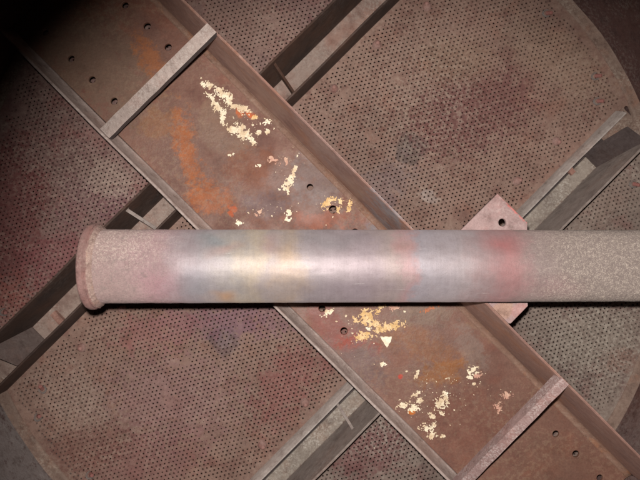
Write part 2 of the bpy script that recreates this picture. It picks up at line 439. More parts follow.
# ------------------------------------------------------------------ vessel: wall and bottom
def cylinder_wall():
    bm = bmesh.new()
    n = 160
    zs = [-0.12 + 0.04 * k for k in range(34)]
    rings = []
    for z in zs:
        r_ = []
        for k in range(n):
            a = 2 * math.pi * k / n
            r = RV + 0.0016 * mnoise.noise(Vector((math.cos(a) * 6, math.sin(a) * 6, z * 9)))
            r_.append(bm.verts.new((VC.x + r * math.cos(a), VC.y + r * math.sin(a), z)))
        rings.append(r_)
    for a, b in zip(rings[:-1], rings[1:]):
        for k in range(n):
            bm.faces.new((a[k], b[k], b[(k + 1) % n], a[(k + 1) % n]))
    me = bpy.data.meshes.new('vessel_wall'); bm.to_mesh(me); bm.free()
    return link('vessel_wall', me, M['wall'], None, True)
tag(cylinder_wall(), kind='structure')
bm = bmesh.new()
bmesh.ops.create_circle(bm, cap_ends=True, radius=RV + 0.004, segments=96, matrix=Matrix.Translation((VC.x, VC.y, -0.11)))
tag(from_bm('vessel_floor', bm, M['pit']), kind='structure')

# ------------------------------------------------------------------ support ring round the tray, with its weld
ring = thing('support_ring', 'rusty flat ring running round the tray edge against the vessel wall', 'ring')
def lathe_z(profile, n, jit=0.0, seed=0):
    bm = bmesh.new()
    rings = []
    for k in range(n):
        a = 2 * math.pi * k / n
        row = []
        for i, (r, z) in enumerate(profile):
            d = jit * mnoise.noise(Vector((math.cos(a) * 40, math.sin(a) * 40, i * 3.1 + seed)))
            row.append(bm.verts.new((VC.x + (r + d) * math.cos(a), VC.y + (r + d) * math.sin(a), z + d * 0.6)))
        rings.append(row)
    m_ = len(profile)
    for k in range(n):
        a, b = rings[k], rings[(k + 1) % n]
        for i in range(m_ - 1):
            bm.faces.new((a[i], b[i], b[i + 1], a[i + 1]))
    return bm
from_bm('ring_plate', lathe_z([(0.5440, -0.004), (0.5445, 0.0016), (0.5455, 0.0024), (0.549, 0.0030), (RV + 0.002, 0.0038), (RV + 0.002, -0.004)], 220, 0.0006), M['ring'], ring, True)
from_bm('weld_bead', lathe_z([(RV - 0.0075, 0.0034), (RV - 0.006, 0.0058), (RV - 0.0035, 0.0085), (RV - 0.001, 0.0125), (RV + 0.002, 0.0135)], 420, 0.0014, 4), M['ring'], ring, True)

# ------------------------------------------------------------------ perforated tray panels: every hole is a real hole
PITCH = 4.37 / FPX
HOLE_R = 1.00 / FPX
S1_OUT, S1_IN = -0.2235, -0.1815
S2_IN, S2_OUT = 0.1890, 0.2310
vs0, vt0 = ST(VC)
def panel(name, label, s_lo, s_hi, perf_lo, perf_hi, mat, seed):
    root = thing(name, label, 'tray panel', 'perforated tray panels')
    rows = PITCH * math.sqrt(3) / 2
    r_ = random.Random(seed)
    verts, faces = [], []
    R = PITCH / math.sqrt(3)
    hexo = [(R * math.cos(math.radians(30 + 60 * k)), R * math.sin(math.radians(30 + 60 * k))) for k in range(6)]
    hexi = [(HOLE_R * math.cos(math.radians(30 + 60 * k)), HOLE_R * math.sin(math.radians(30 + 60 * k))) for k in range(6)]
    TH = 0.003
    def zz(s, t):
        return 0.0007 * math.sin(s * 23 + seed) * math.sin(t * 17 + 1.3 * seed) + 0.0004 * math.sin(s * 61 + t * 43)
    def add(s, t, z):
        verts.append(((s + t) * 0.70710678, (t - s) * 0.70710678, z)); return len(verts) - 1
    jn = int(1.3 / rows)
    for j in range(-jn, jn + 1):
        t = vt0 + j * rows
        i0 = int(math.floor((s_lo) / PITCH)) - 1; i1 = int(math.ceil(s_hi / PITCH)) + 1
        for i in range(i0, i1 + 1):
            s = (i + 0.5 * (j & 1)) * PITCH
            if s < s_lo or s > s_hi: continue
            rr = math.hypot(s - vs0, t - vt0)
            if rr > 0.5535: continue
            hole = rr < 0.538 and perf_lo < s < perf_hi
            wob = 0.0035 * mnoise.noise(Vector((s * 30, t * 30, seed)))
            if hole and rr > 0.538 + wob * 2 - 0.004: hole = False
            ot = [add(s + a, t + b, zz(s + a, t + b)) for a, b in hexo]
            if not hole:
                faces.append(ot); continue
            k = 1.0 + r_.uniform(-0.14, 0.12)
            clog = mnoise.noise(Vector((s * 26, t * 26, seed + 5.0))) + 0.6 * mnoise.noise(Vector((s * 70, t * 70, seed + 8.0)))
            if clog > 0.42:
                k *= r_.uniform(0.45, 0.85)
                if r_.random() < 0.25 + clog - 0.42:
                    faces.append(ot); continue
            if r_.random() < 0.02: k *= 0.55
            ds, dt = r_.uniform(-0.00012, 0.00012), r_.uniform(-0.00012, 0.00012)
            it = [add(s + a * k + ds, t + b * k + dt, zz(s, t) - 0.0001) for a, b in hexi]
            ib = [add(s + a * k + ds, t + b * k + dt, -TH) for a, b in hexi]
            for q in range(6):
                p = (q + 1) % 6
                faces.append((ot[q], ot[p], it[p], it[q]))
                faces.append((it[q], it[p], ib[p], ib[q]))
    me = bpy.data.meshes.new('perforated_sheet')
    me.from_pydata(verts, [], faces)
    link('perforated_sheet', me, mat, root)
    return root
panelA = panel('tray_panel', 'pink-stained perforated panel behind the capped end of the pipe', -0.56, -0.2215, -0.56, -0.224, M['panel_left'], 1)
panelB = panel('tray_panel', 'wide tan perforated panel between the two cross channels, with bolts along its edges', -0.1900, 0.1965, -0.1755, 0.1835, M['panel_mid'], 2)
panelC = panel('tray_panel', 'greyish speckled perforated panel at the lower right, beyond the pink bracket', 0.2300, 0.60, 0.2345, 0.60, M['panel_right'], 3)

# bolts on the panels
def bolt_mesh():
    """a rounded, rust-swollen nut on its stud"""
    bm = bmesh.new()
    prof = [(0.0060, -0.001), (0.0056, 0.0012), (0.0050, 0.0032), (0.0042, 0.0050), (0.0030, 0.0060), (0.0027, 0.0082), (0.0018, 0.0096), (0.0, 0.0100)]
    n = 12; rows = []
    for r, z in prof[:-1]:
        rows.append([bm.verts.new((r * (1 + 0.06 * math.cos(3 * a)) * math.cos(a), r * (1 + 0.06 * math.cos(3 * a)) * math.sin(a), z)) for a in [2 * math.pi * k / n for k in range(n)]])
    top = bm.verts.new((0, 0, prof[-1][1]))
    for a, b in zip(rows[:-1], rows[1:]):
        for k in range(n): bm.faces.new((a[k], a[(k + 1) % n], b[(k + 1) % n], b[k]))
    for k in range(n): bm.faces.new((rows[-1][k], rows[-1][(k + 1) % n], top))
    for f in bm.faces: f.smooth = True
    me = bpy.data.meshes.new('bolt'); bm.to_mesh(me); bm.free(); me.materials.append(M['bolt']); return me
BOLT = bolt_mesh()
def clip_mesh():
    """a curved steel clamp hooked round a stud"""
    bm = bmesh.new()
    n = 14; rings = []
    for k in range(n + 1):
        a = math.radians(60 + 230 * k / n)
        row = []
        for q in range(6):
            b = 2 * math.pi * q / 6
            r = 0.0066 + 0.0016 * math.cos(b)
            row.append(bm.verts.new((r * math.cos(a), 0.8 * r * math.sin(a), 0.0018 + 0.0018 * math.sin(b))))
        rings.append(row)
    for a, b in zip(rings[:-1], rings[1:]):
        for q in range(6):
            bm.faces.new((a[q], b[q], b[(q + 1) % 6], a[(q + 1) % 6]))
    bm.faces.new(rings[0]); bm.faces.new(rings[-1][::-1])
    bmesh.ops.recalc_face_normals(bm, faces=bm.faces[:])
    me = bpy.data.meshes.new('clamp'); bm.to_mesh(me); bm.free(); me.materials.append(M['clip']); return me
CLIP = clip_mesh()
def stud_mesh():
    bm = bmesh.new()
    bmesh.ops.create_cone(bm, cap_ends=True, segments=12, radius1=0.0034, radius2=0.0028, depth=0.011, matrix=Matrix.Translation((0, 0, 0.0055)))
    bevel(bm, 0.0006, 1)
    me = bpy.data.meshes.new('stud'); bm.to_mesh(me); bm.free(); me.materials.append(M['stud']); return me
STUD = stud_mesh()
for root, px, py in [(panelB, 377, 44), (panelB, 334, 88), (panelB, 305, 403), (panelB, 262, 445), (panelB, 557, 141), (panelB, 517, 181), (panelB, 81, 348), (panelB, 121, 308), (panelB, 427, 6)]:
    o = link('bolt', BOLT, None, root)
    o.location = P(px, py, 0.003); o.location.z = 0.0004
    o.rotation_euler = (rng.uniform(-.3, .3), rng.uniform(-.3, .3), rng.uniform(0, 6)); o.scale = (1.25,) * 3
for root, px, py, rz in [(panelB, 547, 13, 0.2), (panelB, 596, 76, 0.4), (panelB, 598, 101, 0.3), (panelC, 634, 184, 0.1), (panelB, 38, 417, 1.0), (panelB, 42, 389, 2.2), (panelB, 90, 475, 0.8), (panelA, 4, 312, 0.4)]:
    o = link('clamp', CLIP, None, root, False)
    o.location = P(px, py, 0.003); o.location.z = 0.0005
    o.rotation_euler = (0, 0, rz)
    s_ = link('stud', STUD, None, o)
    s_.location = (0.0005, 0.0006, 0.0)
    s_.rotation_euler = (0.35, 0.45, 0)

# ------------------------------------------------------------------ cross channels
G_CH = 'cross channels under the beam'
ch1 = thing('cross_channel', 'dark rusty cross channel running behind the capped end of the pipe', 'channel', G_CH)
H1, H1L = 0.121, 0.064
def wall_profile(s, th, z0, h):          # s is the inner face, th signed outwards
    return [(s, z0), (s, h - 0.0008), (s + th * 0.3, h), (s + th, h - 0.0006), (s + th, z0)]
T1_LO, T1_HI = -0.430, 0.50
from_bm('outer_flange', sweep_t(wall_profile(S1_OUT, -0.003, -0.03, H1), T1_LO, T1_HI, 40, 0.0012, 1), M['ch_dark'], ch1)
from_bm('floor_plate', sweep_t([(S1_OUT, 0.0018), (S1_IN - 0.0030, 0.0018), (S1_IN - 0.0030, -0.003), (S1_OUT, -0.003)], T1_LO - 0.06, T1_HI, 1), M['ch_floor'], ch1)
from_bm('inner_flange', sweep_t(wall_profile(S1_IN - 0.0030, 0.0030, -0.03, H1L), -0.50, T1_HI, 40, 0.0010, 2), M['ch_dark'], ch1)

def gusset(parent, t, s_a, z_a, s_b, z_b, th, mat, name='gusset', z0=0.001):
    prof = [(s_a, z0), (s_a, z_a), (s_b, z_b), (s_b, z0)]
    bm = prism_bm([W(s, t - th / 2, z) for s, z in prof], [W(s, t + th / 2, z) for s, z in prof])
    bevel(bm, 0.0005, 1)
    return from_bm(name, bm, mat, parent)
def tie(parent, t, s_a, z_a, s_b, z_b, wd, th, mat, name='tie_strap'):
    pts = [(s_a, z_a - 0.012), (s_a + (0.003 if s_b > s_a else -0.003), z_a - 0.002), (s_a + (s_b - s_a) * 0.25, z_a - 0.001 + (z_b - z_a) * 0.2), (s_b, z_b)]
    bm = bmesh.new(); rings = []
    for s, z in pts:
        rings.append([bm.verts.new(W(s, t - wd / 2, z)), bm.verts.new(W(s, t + wd / 2, z)), bm.verts.new(W(s, t + wd / 2, z - th)), bm.verts.new(W(s, t - wd / 2, z - th))])
    for a, b in zip(rings[:-1], rings[1:]):
        for i in range(4):
            bm.faces.new((a[i], a[(i + 1) % 4], b[(i + 1) % 4], b[i]))
    bm.faces.new(rings[0][::-1]); bm.faces.new(rings[-1])
    return from_bm(name, bm, mat, parent)

tg = ST(P(273.5, 62.5, 0.12))[1]
tie(ch1, tg, S1_OUT, 0.1225, S1_IN - 0.003, 0.060, 0.0036, 0.022, M['ch_dark'])
tg = ST(P(129, 212, 0.12))[1]
tie(ch1, tg, S1_OUT, 0.1225, S1_IN - 0.003, 0.050, 0.0048, 0.003, M['ch_grey'])
tg = ST(P(57, 321, 0.02))[1]
gusset(ch1, tg, S1_OUT + 0.008, 0.010, S1_IN - 0.003, 0.014, 0.010, M['tab'], 'tie_bar')

def end_plate(parent, s_a, s_b, t_a, t_b, za, zb, mat, ka=0.62, kb=1.0):
    top = [W(s_a, t_a, za), W(s_b, t_a, za), W(s_b, t_b, zb * ka), W(s_a, t_b, zb * kb)]
    dn = Vector((0, 0, -0.0035))
    if t_b < t_a: top = [top[1], top[0], top[3], top[2]]
    bm = prism_bm([v + dn for v in top], top)
    return from_bm('end_plate', bm, mat, parent)
end_plate(ch1, S1_OUT + 0.0002, S1_IN - 0.0032, ST(P(42, 337, 0.004))[1], T1_LO, 0.006, 0.108, M['end_brown'])

ch2 = thing('cross_channel', 'grey-edged cross channel crossing under the beam beside the pink bracket', 'channel', G_CH)
T2_LO, T2_HI = -0.50, 0.452
H2 = 0.112
from_bm('outer_flange', sweep_t(wall_profile(S2_OUT, 0.003, -0.03, H2), T2_LO, T2_HI, 40, 0.0012, 5), M['ch_wall2'], ch2)
from_bm('floor_plate', sweep_t([(S2_IN + 0.0185, -0.001), (S2_OUT, -0.001), (S2_OUT, -0.005), (S2_IN + 0.0185, -0.005)], T2_LO, T2_HI - 0.03, 60, 0.0, 6), M['ch_floor2'], ch2)
lipp = [(S2_IN, 0.0012), (S2_IN + 0.0016, 0.0075), (S2_IN + 0.0045, 0.0150), (S2_IN + 0.0085, 0.0205), (S2_IN + 0.0105, 0.0212), (S2_IN + 0.0105, 0.0185), (S2_IN + 0.0065, 0.0130), (S2_IN + 0.0035, 0.0012)]
from_bm('inner_lip', sweep_t(lipp, -0.50, 0.500, 60, 0.0012, 8), M['ch_grey'], ch2, False)
from_bm('gap_shade_plate', sweep_t([(S2_IN + 0.006, -0.030), (S2_OUT, -0.030), (S2_OUT, -0.033), (S2_IN + 0.006, -0.033)], T2_LO, T2_HI + 0.06, 1), M['black'], ch2)  # added near-black sheet that keeps the gap behind the lip dark
tg = ST(P(341, 408, 0.02))[1]
tie(ch2, tg, S2_OUT, 0.086, S2_IN + 0.011, 0.018, 0.0040, 0.003, M['ch_grey'])
tg = ST(P(573, 171, 0.01))[1]
gusset(ch2, tg, S2_IN + 0.013, 0.008, S2_IN + 0.022, 0.006, 0.008, M['tab'], 'tie_bar', z0=-0.0008)
end_plate(ch2, S2_IN + 0.0105, S2_OUT - 0.0002, ST(P(587, 158, 0.0))[1], T2_HI - 0.002, 0.001, 0.104, M['black'], 1.0, 0.9)  # near-black colour makes this channel end read as a dark opening
p0 = W(S2_IN + 0.004, T2_HI + 0.001); p1 = W(S2_OUT + 0.004, T2_HI + 0.001); p2 = W(S2_OUT + 0.004, 0.512); p3 = W(S2_IN + 0.004, 0.512)
hp = P(622, 112, 0.001)
plate_with_holes('landing_plate', [(p.x, p.y) for p in (p0, p1, p2, p3)], [(hp.x, hp.y, 0.0042)], 0.0014, 0.003, M['ring'], ch2, 0.0003)

# ------------------------------------------------------------------ the channel beam
beam = thing('channel_beam', 'wide rust-brown channel beam with pale flaked scale, lying diagonally under the pipe', 'beam')
tL = Te(-30, Z_LIP)                        # outer edge of the low left lip
tR = Te(185, Z_TIP)                        # outer edge of the tall right flange
tLb = Te(-16.5, Z_WEB)                       # where the lip meets the web
tRb = Te(157, Z_WEB)                       # foot of the right flange
S_LO, S_HI = -0.512, 0.535
web_holes = []
for px, py, r in [(125, 5, 3.4), (147, 26, 3.7), (168, 47, 3.6), (45, 32, 3.2), (71, 58.5, 3.4), (92, 79.5, 3.5), (114, 101, 3.6),
                  (310, 187, 3.2), (333, 209.5, 4.0), (355, 232, 3.4), (322, 308.5, 3.4), (344, 331, 3.6), (301, 287, 3.4), (380, 255, 3.4),
                  (556, 434, 3.4), (576, 454, 3.5), (600, 478, 3.3)]:
    p = P(px, py, Z_WEB)
    web_holes.append((p.x, p.y, r * (1 - Z_WEB) / FPX))
def pad(s, t): 
    v = W(s, t); return (v.x, v.y)
nsp = 1
outl = [pad(S_LO, tLb), pad(S_HI, tLb), pad(S_HI, tRb + 0.002), pad(S_LO, tRb + 0.002)]
web = plate_with_holes('web', outl, web_holes, Z_WEB, 0.0055, M['web'], beam, 0.0005)
# low lip: a sheet bent up in a wide curve
prof = []
N = 9
for k in range(N + 1):
    u = k / N
    prof.append((tLb + (tL - tLb) * (math.sin(u * math.pi / 2) ** 1.0), Z_WEB + 0.0004 + (Z_LIP - Z_WEB) * (1 - math.cos(u * math.pi / 2)) ** 0.85))
prof_o = [(t - 0.0030, z - 0.0022 + 0.003 * (z - Z_WEB) / (Z_LIP - Z_WEB)) for t, z in prof][::-1]
from_bm('rolled_lip', sweep_s(prof + prof_o, S_LO, S_HI, 50, 0.0009, 3), M['lip_grey'], beam, True)
# tall flange with its thin tip
tw = 0.0018
profR = [(tRb + 0.0003, Z_WEB - 0.004), (tRb + 0.0003, Z_WEB + 0.010), (tR - tw - 0.0006, Z_TIP - 0.003), (tR - tw + 0.0008, Z_TIP), (tR - 0.0008, Z_TIP), (tR, Z_TIP - 0.001), (tR + 0.0010, Z_WEB - 0.004)]
fr = from_bm('tall_flange', sweep_s(profR, S_LO, S_HI, 50, 0.0008, 6), M['flange'], beam)
# rusted fillet in the corner
rt = []
for k in range(7):
    a = math.pi / 2 * k / 6
    rt.append((tRb - 0.008 + 0.0085 * math.sin(a), Z_WEB + 0.0005 + 0.0085 * (1 - math.cos(a))))
rt += [(tRb + 0.0006, Z_WEB - 0.001), (tRb - 0.008, Z_WEB - 0.001)]
from_bm('corner_fillet', sweep_s(rt, S_LO, S_HI, 90, 0.0009, 9), M['root'], beam, True)

# straps across the beam, from the lip up to the tall flange
def strap(d0, d1, th, mat, seed, side=None):
    zl, zr = Z_LIP + th + 0.001, Z_TIP + 0.0045
    tl = Te(-29, zl); tr = Te(184, zr)
    sl0, sl1 = Sd(d0, zl), Sd(d1, zl)
    sr0, sr1 = Sd(d0, zr), Sd(d1, zr)
    n = 24
    bm = bmesh.new(); rings = []
    for k in range(n + 1):
        u = k / n
        w = 0.0006 * mnoise.noise(Vector((u * 9, seed, 0)))
        w2 = 0.0006 * mnoise.noise(Vector((u * 9, seed, 4)))
        a = W(sl0, tl, zl).lerp(W(sr0, tr, zr), u) + E1 * w
        b = W(sl1, tl, zl).lerp(W(sr1, tr, zr), u) + E1 * w2
        dn = Vector((0, 0, -th))
        rings.append([bm.verts.new(v) for v in (a, b, b + dn, a + dn)])
    for p, q in zip(rings[:-1], rings[1:]):
        for i in range(4):
            bm.faces.new((p[i], p[(i + 1) % 4], q[(i + 1) % 4], q[i]))
    bm.faces.new(rings[0][::-1]); bm.faces.new(rings[-1])
    bevel(bm, 0.0008, 2)
    o = from_bm('cross_strap', bm, mat, beam)
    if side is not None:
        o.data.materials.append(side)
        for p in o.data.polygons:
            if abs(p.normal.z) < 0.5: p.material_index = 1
    return o
tag(strap(229, 247.5, 0.011, M['bar1'], 1, M['black']), 'pale speckled strap across the beam at upper left')  # side faces get near-black colour, shade painted in
tag(strap(941, 955, 0.021, M['bar2'], 2), 'pinkish strap across the beam at lower right')

# pink bracket welded outside the tall flange, with one bolt hole
ZB = 0.2935
poly = [(439.5, 252.5), (497.5, 193.5), (527.5, 222.5), (528, 305), (511, 325.5), (510, 324)]
poly = [(438.0, 253.0), (497.5, 193.5), (527.5, 222.5), (528, 306), (511.0, 323.5), (508.5, 323.5)]
outl = [tuple(P(x, y, ZB)[:2]) for x, y in poly]
hp = P(502.5, 222.5, ZB)
tag(plate_with_holes('pipe_bracket', outl[::-1], [(hp.x, hp.y, 4.0 * (1 - ZB) / FPX)], ZB, 0.0065, M['bracket'], beam, 0.0007),
    'pinkish bracket plate with a clipped corner and a bolt hole')

# ------------------------------------------------------------------ pale scale still stuck to the web
def flake_mesh(cells_px, seed, step=0.55, name='scale_patch', thr=0.0, rag=0.55):
    """ragged thin crust: cells_px = list of ('e', x, y, rx, ry, ang) or ('l', x0, y0, x1, y1, w0, w1) or ('p', pts)"""
    xs, ys = [], []
    for c in cells_px:
        if c[0] == 'e':
            r = max(c[3], c[4]) + 2; xs += [c[1] - r, c[1] + r]; ys += [c[2] - r, c[2] + r]
        elif c[0] == 'l':
            w = max(c[5], c[6]) + 2; xs += [c[1] - w, c[3] - w, c[1] + w, c[3] + w]; ys += [c[2] - w, c[4] - w, c[2] + w, c[4] + w]
        else:
            for (x, y) in c[1]: xs += [x - 1, x + 1]; ys += [y - 1, y + 1]
    x0, x1, y0, y1 = min(xs), max(xs), min(ys), max(ys)
    nx, ny = int((x1 - x0) / step) + 1, int((y1 - y0) / step) + 1
    def field(x, y):
        f = -9.0
        for c in cells_px:
            if c[0] == 'e':
                a = math.radians(c[5]); dx, dy = x - c[1], y - c[2]
                u = (dx * math.cos(a) + dy * math.sin(a)) / c[3]; v = (-dx * math.sin(a) + dy * math.cos(a)) / c[4]
                g = 1 - math.hypot(u, v)
            elif c[0] == 'l':
                vx, vy = c[3] - c[1], c[4] - c[2]
                k = max(0, min(1, ((x - c[1]) * vx + (y - c[2]) * vy) / (vx * vx + vy * vy)))
                d = math.hypot(x - c[1] - k * vx, y - c[2] - k * vy)
                g = 1 - d / (c[5] + (c[6] - c[5]) * k)
            else:
                g = 9.0; pts = c[1]
                for (ax, ay), (bx, by) in zip(pts, pts[1:] + pts[:1]):
                    cr = (bx - ax) * (y - ay) - (by - ay) * (x - ax)
                    g = min(g, cr / math.hypot(bx - ax, by - ay) * 0.6)
            f = max(f, g)
        n = 0.65 * mnoise.noise(Vector((x * 0.33, y * 0.33, seed * 3.7))) + 0.75 * mnoise.noise(Vector((x * 0.8, y * 0.8, seed * 1.9))) + 0.18 * mnoise.noise(Vector((x * 1.5, y * 1.5, seed * 2.9)))
        return f + rag * n - thr
    keep = {}
    for j in range(ny):
        for i in range(nx):
            if field(x0 + (i + .5) * step, y0 + (j + .5) * step) > 0: keep[(i, j)] = 1
    if not keep: return None
    bm = bmesh.new(); vd = {}
    def vert(i, j):
        if (i, j) not in vd:
            x, y = x0 + i * step, y0 + j * step
            h = 0.0014 + 0.0011 * mnoise.noise(Vector((x * 0.5, y * 0.5, seed + 9)))
            vd[(i, j)] = bm.verts.new(P(x, y, Z_WEB + max(0.0006, h)))
        return vd[(i, j)]
    for (i, j) in keep:
        bm.faces.new((vert(i, j + 1), vert(i + 1, j + 1), vert(i + 1, j), vert(i, j)))
    for it in range(2):
        bv = [v for v in bm.verts if any(len(e.link_faces) < 2 for e in v.link_edges)]
        newco = {}
        for v in bv:
            nb = [e.other_vert(v).co for e in v.link_edges if len(e.link_faces) == 1]
            if len(nb) >= 2:
                avg = sum(nb, Vector()) / len(nb); newco[v] = v.co.lerp(avg, 0.5)
        for v, c_ in newco.items(): v.co = c_
    be = [e for e in bm.edges if len(e.link_faces) == 1]
    ext = bmesh.ops.extrude_edge_only(bm, edges=be)
    for v in [g for g in ext['geom'] if isinstance(g, bmesh.types.BMVert)]:
        v.co.z = Z_WEB - 0.0002
    return bm
E = lambda x, y, rx, ry, a=0: ('e', x, y, rx * 1.08, ry * 1.08, a)
L = lambda x0, y0, x1, y1, a, b: ('l', x0, y0, x1, y1, a * 1.1, b * 1.1)
patches = [
    ('cream', [E(207.5, 85, 6, 3, 10)]),
    ('cream', [L(206, 92.5, 213, 99, 1.6, 2.2), L(213, 99, 217, 106, 2.2, 3.2), L(217, 106, 222.5, 113, 3.4, 3.2), L(222.5, 113, 223.5, 124, 3.2, 2.0)]),
    ('cream', [L(218, 91, 229, 98, 4.0, 4.0), E(228, 101, 4, 5)]),
    ('cream', [L(230, 104, 247, 111, 2.4, 3.4)]),
    ('cream', [L(228, 128, 240, 131, 2.6, 6.0), L(240, 131, 253, 142, 5.0, 2.6)]),
    ('gold', [E(254, 117, 3.5, 2.4, 30)]), ('white', [E(268, 122, 3.4, 2.6)]), ('cream', [E(259, 133, 2.6, 2.4)]), ('cream', [E(267, 131, 2.2, 3)]),
    ('cream', [E(231, 155, 3.2, 1.4)]), ('white', [E(258, 165.5, 2.6, 1.7)]), ('salmon', [E(274, 160, 4.6, 2.6, 20)]), ('salmon', [E(286, 161, 2, 3)]),
    ('cream', [L(296, 167, 290, 180, 1.9, 2.4), L(290, 181, 286, 187, 4.2, 3.2), E(288, 191, 1.4, 3)]),
    ('salmon', [E(258.5, 213, 3.6, 2.4)]), ('white', [E(239, 223, 2.6, 2.4)]), ('white', [E(289, 212.5, 3.2, 3), E(289, 219.5, 3.4, 2.2)]),
    ('gold', [E(325.5, 205, 3.4, 5.4, 20)]), ('gold', [E(332, 199.5, 5.0, 2.2)]), ('gold', [E(340, 201, 2.6, 2.8), E(338.5, 209, 2.0, 3.4)]), ('gold', [E(349.5, 203.5, 2.6, 3.6)]), ('gold', [E(349, 209.5, 2.4, 2.4)]),
    ('cream', [E(328, 312.5, 5.2, 2.2, -35)]),
    ('gold', [E(367, 318, 7.5, 6.5, 30), E(374, 323, 4.5, 3.5), E(363.5, 311.5, 2.6, 2.4)]), ('gold', [E(364, 337, 8, 4, -20)]), ('gold', [E(355, 320, 3, 2.6)]),
    ('white', [E(369, 328.5, 2.6, 2)]), ('gold', [E(391, 326.5, 13, 4, -14)]), ('gold', [E(377.5, 331, 2.6, 4, 20)]),
    ('white', [('p', [(380, 336.6), (391.8, 336.6), (391, 341), (387, 348)])]), ('white', [E(382.5, 364.4, 2.4, 1.8)]),
    ('salmon', [E(393, 308, 6, 2.2)]), ('gold', [E(378, 311, 2.4, 2.6)]), ('gold', [E(382, 306.5, 4, 1.6)]), ('orange', [E(429, 309.5, 8, 1.9, -22)]),
    ('cream', [E(417, 375, 1.6, 4, 20)]), ('cream', [E(417, 393.5, 4.6, 2, -20), E(419.6, 400, 2.4, 3.4)]),
    ('cream', [E(404, 405, 6, 2.8, -10), E(414.5, 408.5, 6, 3.4)]), ('cream', [E(441.5, 402.5, 7, 4.4, -45)]), ('white', [E(445.7, 393.4, 2.4, 2.4)]),
    ('cream', [E(432, 416, 4.2, 2.2, 40)]), ('cream', [E(425.5, 427.5, 6, 3.4, 25)]), ('cream', [E(432, 434.5, 4.6, 3.6, 10)]), ('cream', [E(443, 436.5, 2.6, 1.6)]),
    ('cream', [E(472.5, 371, 4.6, 4.6, 20)]), ('salmon', [E(479, 375, 3.2, 2.8)]), ('cream', [E(469.5, 378, 3.2, 1.8)]), ('cream', [E(473, 384, 2.6, 1.4, -20)]),
    ('salmon', [E(498, 406.5, 3.4, 5.4)]), ('salmon', [E(507, 395, 4, 3.2)]), ('cream', [E(441.6, 413.5, 2.4, 1.8)]), ('cream', [E(434, 425, 1.8, 2.6)]),
]
for i, (mk, sh) in enumerate(patches):
    big = any(c[0] == 'p' for c in sh)
    bm = flake_mesh(sh, i + 1, 0.34, thr=0.0 if big else 0.17, rag=0.35 if big else 1.4)
    if bm is not None:
        from_bm('scale_patch', bm, M[mk], beam)
# crumbs too small to pick apart
def crumb_bm(pts):
    bm = bmesh.new()
    for x, y, r in pts:
        z = Z_WEB; p = P(x, y, z); k = (1 - z) / FPX * r
        n = rng.randint(5, 7)
        an = sorted(rng.uniform(0, 6.283) for _ in range(n))
        top = [bm.verts.new((p.x + k * rng.uniform(.6, 1.15) * math.cos(a), p.y + k * rng.uniform(.6, 1.15) * math.sin(a), z + 0.0009)) for a in an]
        bot = [bm.verts.new((v.co.x, v.co.y, z - 0.0002)) for v in top]
        bm.faces.new(top)
        for q in range(n):
            bm.faces.new((bot[q], bot[(q + 1) % n], top[(q + 1) % n], top[q]))
    return bm
fixed = [(253, 125, 1.5), (260, 124, 1.4), (274, 129, 1.2), (265, 118, 1.3), (201, 78, 1.2), (242, 115, 1.4), (279.6, 189, 1.6), (248.5, 213, 1.6), (297, 156, 1.6), (272, 216, 1.2),
         (346, 316, 1.3), (336.5, 321, 1.4), (352, 333, 1.5), (404.5, 311, 1.6), (406.5, 371, 1.5), (410, 401.6, 1.4), (399.5, 400, 1.3), (446, 379, 1.2), (437, 381, 1.3), (449, 378, .8), (454, 410, 1),
         (427, 383, .8), (408, 413, 1), (374, 364, .8), (320, 315, .7), (326, 225, .7), (333, 217, 1.0), (314, 229, .8), (276, 172, .8), (281, 208, .7), (277, 207, .6), (293, 148, 1), (299, 153, .9), (450, 425, .8)]
clus = [(250, 122, 16, 9, 16), (232, 112, 12, 12, 14), (285, 160, 14, 9, 10), (272, 212, 22, 9, 14), (335, 204, 18, 10, 26), (368, 325, 22, 16, 34), (352, 345, 22, 14, 8), (425, 412, 28, 24, 40), (460, 382, 26, 14, 26), (500, 400, 14, 14, 6), (440, 390, 40, 26, 22)]
pts = list(fixed)
for cx, cy, rx, ry, n in clus:
    for _ in range(n):
        pts.append((rng.gauss(cx, rx * .55), rng.gauss(cy, ry * .55), rng.uniform(.22, .7)))
tag(from_bm('scale_crumbs', crumb_bm(pts), M['cream'], beam), 'pale crumbs of scale scattered on the web', kind='stuff')

